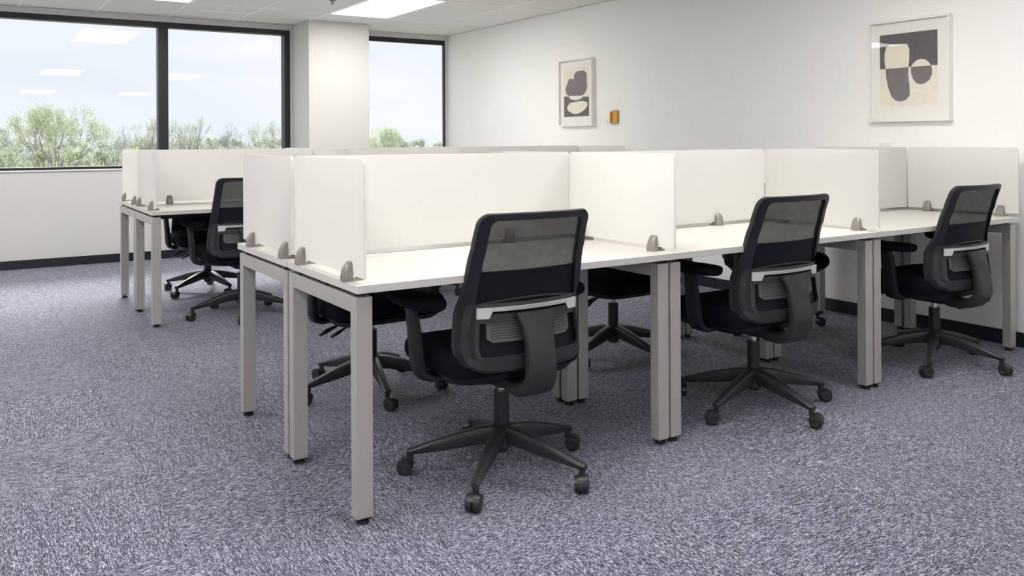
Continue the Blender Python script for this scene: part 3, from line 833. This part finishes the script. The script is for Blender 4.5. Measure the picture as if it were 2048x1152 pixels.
picture(.970, .425, 1.280, 1.922, (.135, .845, .155, .865), big, 'larger framed abstract print with a dark band, tongue and disc shapes')
small = [
    (1, [(0, 0), (1, 0), (1, .39), (0, .43)], False),
    (3, [(.20, .415), (.25, .37), (.36, .345), (.50, .335), (.65, .35), (.76, .385), (.80, .42)], False),
    (2, [(.17, .44), (.08, .52), (.07, .60), (.13, .66), (.19, .76), (.30, .79), (.40, .77), (.42, .85), (.50, .91), (.66, .93), (.84, .91), (.92, .84), (.92, .70), (.94, .60), (.88, .50), (.76, .43), (.5, .425)], True),
    (0, [(.15, .14), (.15, .21), (.25, .28), (.45, .30), (.75, .31), (.93, .27), (.93, .20), (.80, .12), (.58, .06), (.38, .06)], True),
]
picture(4.400, 3.868, 1.306, 1.952, (.14, .88, .145, .87), small, 'smaller framed abstract print with grey stone shapes, nearer the window')

t_ = thing('brass_sconce', 'small brass and pale metal wall fitting beside the smaller print', 'wall fitting', (XW, 3.60, 1.383))
link('backplate', to_mesh('backplate', boxes([(-.022, 0, -.072, -.004, -.06, .06)]), M['brass'], bevel=.002), t_)
link('shade', to_mesh('shade', boxes([(-.05, -.002, .0, .060, -.05, .05)]), M['brassl'], bevel=.004), t_)
t_ = thing('wall_plate', 'tiny white plastic wall box just above the frosted panels, below the larger print', 'wall plate', (XW, .872, 1.09), me=to_mesh('wall_plate', boxes([(-.022, 0, -.035, .035, -.055, .055)]), M['plate'], bevel=.003))

# ------------------------------------------------------------------ outside: ground and trees below the windows
GZ = -7.5
m, n, l, o = nodemat('far_ground')
pb = n.new('ShaderNodeBsdfDiffuse'); tcn = n.new('ShaderNodeTexCoord'); z = n.new('ShaderNodeTexNoise'); z.inputs['Scale'].default_value = .05; z.inputs['Detail'].default_value = 6
r = n.new('ShaderNodeValToRGB'); r.color_ramp.elements[0].position = .35; r.color_ramp.elements[0].color = (.36, .42, .30, 1); r.color_ramp.elements[1].position = .65; r.color_ramp.elements[1].color = (.55, .58, .48, 1)
l.new(tcn.outputs['Object'], z.inputs['Vector']); l.new(z.outputs['Fac'], r.inputs['Fac']); l.new(r.outputs[0], pb.inputs[0]); l.new(pb.outputs[0], o.inputs['Surface']); M['ground'] = m
bm = bmesh.new(); vs = [bm.verts.new(p) for p in ((-400, YB + 3, GZ), (500, YB + 3, GZ), (500, 700, GZ), (-400, 700, GZ))]; bm.faces.new(vs)
g_ = struct('ground', bm, M['ground'], 'pale spring landscape beyond the windows')

def leafmat(name, c0, c1):
    m, n, l, o = nodemat(name)
    d1 = n.new('ShaderNodeBsdfDiffuse'); t1 = n.new('ShaderNodeBsdfTranslucent'); mx = n.new('ShaderNodeMixShader'); mx.inputs[0].default_value = .45
    gi = n.new('ShaderNodeNewGeometry'); r = n.new('ShaderNodeValToRGB')
    r.color_ramp.elements[0].color = (*c0, 1); r.color_ramp.elements[1].color = (*c1, 1)
    l.new(gi.outputs['Random Per Island'], r.inputs['Fac']); l.new(r.outputs[0], d1.inputs[0]); l.new(r.outputs[0], t1.inputs[0])
    l.new(d1.outputs[0], mx.inputs[1]); l.new(t1.outputs[0], mx.inputs[2]); l.new(mx.outputs[0], o.inputs['Surface'])
    return m
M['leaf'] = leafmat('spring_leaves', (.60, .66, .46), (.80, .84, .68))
M['leaf2'] = leafmat('hazy_leaves', (.70, .75, .66), (.84, .87, .82))  # distance haze put into the leaf colour as a paler green
M['bark'] = mat('pale_bark', (.33, .31, .33), .9, spec=.1)

def tree_meshes(seed, H, spread, levels=5, leafn=3, leaf=.20, trunk=.16):
    """branching skeleton (tubes) + small leaf quads; base at the origin"""
    rnd = random.Random(seed); bb = bmesh.new(); lf = bmesh.new()
    def tube(a, b, ra, rb_):
        ax = (b - a).normalized(); u = ax.orthogonal().normalized(); v = ax.cross(u)
        A = [bb.verts.new(a + (u * math.cos(t) + v * math.sin(t)) * ra) for t in (0, 2.09, 4.19)]
        B = [bb.verts.new(b + (u * math.cos(t) + v * math.sin(t)) * rb_) for t in (0, 2.09, 4.19)]
        for i in range(3): bb.faces.new((A[i], A[(i + 1) % 3], B[(i + 1) % 3], B[i]))
    def leafq(p):
        u = Vector((rnd.gauss(0, 1), rnd.gauss(0, 1), rnd.gauss(0, 1))).normalized(); v = u.orthogonal().normalized(); s = leaf * rnd.uniform(.5, 1.2)
        q = [lf.verts.new(p + u * s * .5), lf.verts.new(p + v * s * .32), lf.verts.new(p - u * s * .5), lf.verts.new(p - v * s * .32)]
        lf.faces.new(q)
    def grow(p, d, L_, r_, lv):
        q = p + d * L_ * .5 + Vector((rnd.gauss(0, .04), rnd.gauss(0, .04), 0)) * L_
        e_ = p + d * L_
        tube(p, q, r_, r_ * .85); tube(q, e_, r_ * .85, r_ * .65)
        if lv <= 1:
            for k in range(leafn * (2 - lv)):
                leafq(p + (e_ - p) * rnd.random() + Vector((rnd.gauss(0, .12), rnd.gauss(0, .12), rnd.gauss(0, .12))) * 1.0)
        if lv == 0: return
        nb = rnd.choice((2, 3, 3)) if lv > 1 else 3
        for k in range(nb):
            az = rnd.uniform(0, 2 * PI); tilt = rnd.uniform(.25, .75) * spread
            u = d.orthogonal().normalized(); v = d.cross(u)
            nd = (d * math.cos(tilt) + (u * math.cos(az) + v * math.sin(az)) * math.sin(tilt)); nd.z += .12; nd.normalize()
            grow(e_, nd, L_ * rnd.uniform(.66, .84), r_ * .60, lv - 1)
    e0 = Vector((0, 0, H * .60)); tube(Vector((0, 0, 0)), e0, trunk * 1.2, trunk)
    n0 = 8
    for k in range(n0):
        az = k * 2.4 + rnd.uniform(-.3, .3); tl = (.12 + 1.15 * k / (n0 - 1)) * spread
        grow(e0 - Vector((0, 0, rnd.uniform(0, .5))), Vector((math.cos(az) * math.sin(tl), math.sin(az) * math.sin(tl), math.cos(tl))), H * .115 * rnd.uniform(.85, 1.1), trunk * .42, levels)
    return bb, lf
def finish(bm, name, m_, H):
    zmax = max(v.co.z for v in bm.verts)
    return bm, zmax
kinds = []
for sd, H, sp, lv, ln, lfs in ((3, 10, 1.0, 5, 3, .13), (11, 10, .9, 5, 1, .11), (23, 10, 1.0, 5, 1, .10), (31, 8, 1.1, 4, 8, .24)):
    bb, lf = tree_meshes(sd, H, sp, lv, ln, lfs)
    zm = max(max(v.co.z for v in bb.verts), 1)
    rad = sorted((v.co.xy.length for v in bb.verts))[int(len(bb.verts) * .97)]
    mb = bpy.data.meshes.new('trunk'); bb.to_mesh(mb); bb.free(); mb.materials.append(M['bark'])
    ml = bpy.data.meshes.new('foliage'); lf.to_mesh(ml); lf.free()
    ml2 = ml.copy(); ml.materials.append(M['leaf']); ml2.materials.append(M['leaf2'])
    kinds.append((mb, ml, ml2, zm, rad))
def ray_at(px, dist):
    """ground-plan point at a given depth under picture column px (2048-wide frame)"""
    lat = (px - 1034.0) / 1707.8 * dist
    return (cam.location.x + lat * math.cos(YAW) + dist * math.sin(YAW), cam.location.y - lat * math.sin(YAW) + dist * math.cos(YAW))
def tree(px, dist, ytop, wpx, kind, label, hazy=False, rot=0.):
    mb, ml, ml2, zm, rad = kinds[kind]
    x_, y_ = ray_at(px, dist); ztop = cam.location.z + (280 - ytop) / 1707.8 * dist
    H = ztop - GZ; sz = H / zm; sxy = (wpx / 1707.8 * dist / 2) / rad
    t_ = thing('tree', label, 'tree', (x_, y_, GZ), rot, 'spring trees outside the windows')
    t_.scale = (sxy, sxy, sz)
    link('trunk', mb, t_)
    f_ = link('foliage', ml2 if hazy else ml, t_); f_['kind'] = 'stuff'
tree(112, 42, 200, 245, 0, 'round-crowned pale green tree filling the lower left of the wide window')
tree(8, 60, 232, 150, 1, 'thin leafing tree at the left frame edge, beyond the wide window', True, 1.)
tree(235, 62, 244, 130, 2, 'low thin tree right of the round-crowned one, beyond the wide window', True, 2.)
tree(300, 55, 226, 130, 1, 'bare-branched tree directly left of the window mullion', False, 3.)
tree(385, 55, 226, 140, 1, 'bare-branched tree just right of the window mullion', False, 4.4)
tree(462, 66, 238, 110, 2, 'thin hazy tree in the middle of the right-hand pane', True, .4)
tree(540, 58, 234, 120, 1, 'green tree at the right end of the wide window', False, 5.2)
tree(765, 50, 246, 130, 0, 'leafy tree in the narrow window, beside the pillar', False, 2.2)
tree(850, 70, 273, 90, 2, 'low hazy tree in the narrow window, toward the white wall', True, 3.3)
# far hedge line of trees, each its own crown
rr = random.Random(5)
for k in range(22):
    px_ = -30 + k * 30 + rr.uniform(-8, 8)
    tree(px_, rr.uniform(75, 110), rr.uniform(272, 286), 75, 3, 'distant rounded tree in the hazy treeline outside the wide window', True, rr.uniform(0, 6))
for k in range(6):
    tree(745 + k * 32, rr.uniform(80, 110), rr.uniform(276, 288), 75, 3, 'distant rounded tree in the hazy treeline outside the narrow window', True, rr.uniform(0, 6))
for k in range(9):
    tree(20 + k * 62, rr.uniform(50, 62), rr.uniform(292, 304), 100, 3, 'low pale green tree below the treeline outside the wide window', False, rr.uniform(0, 6))
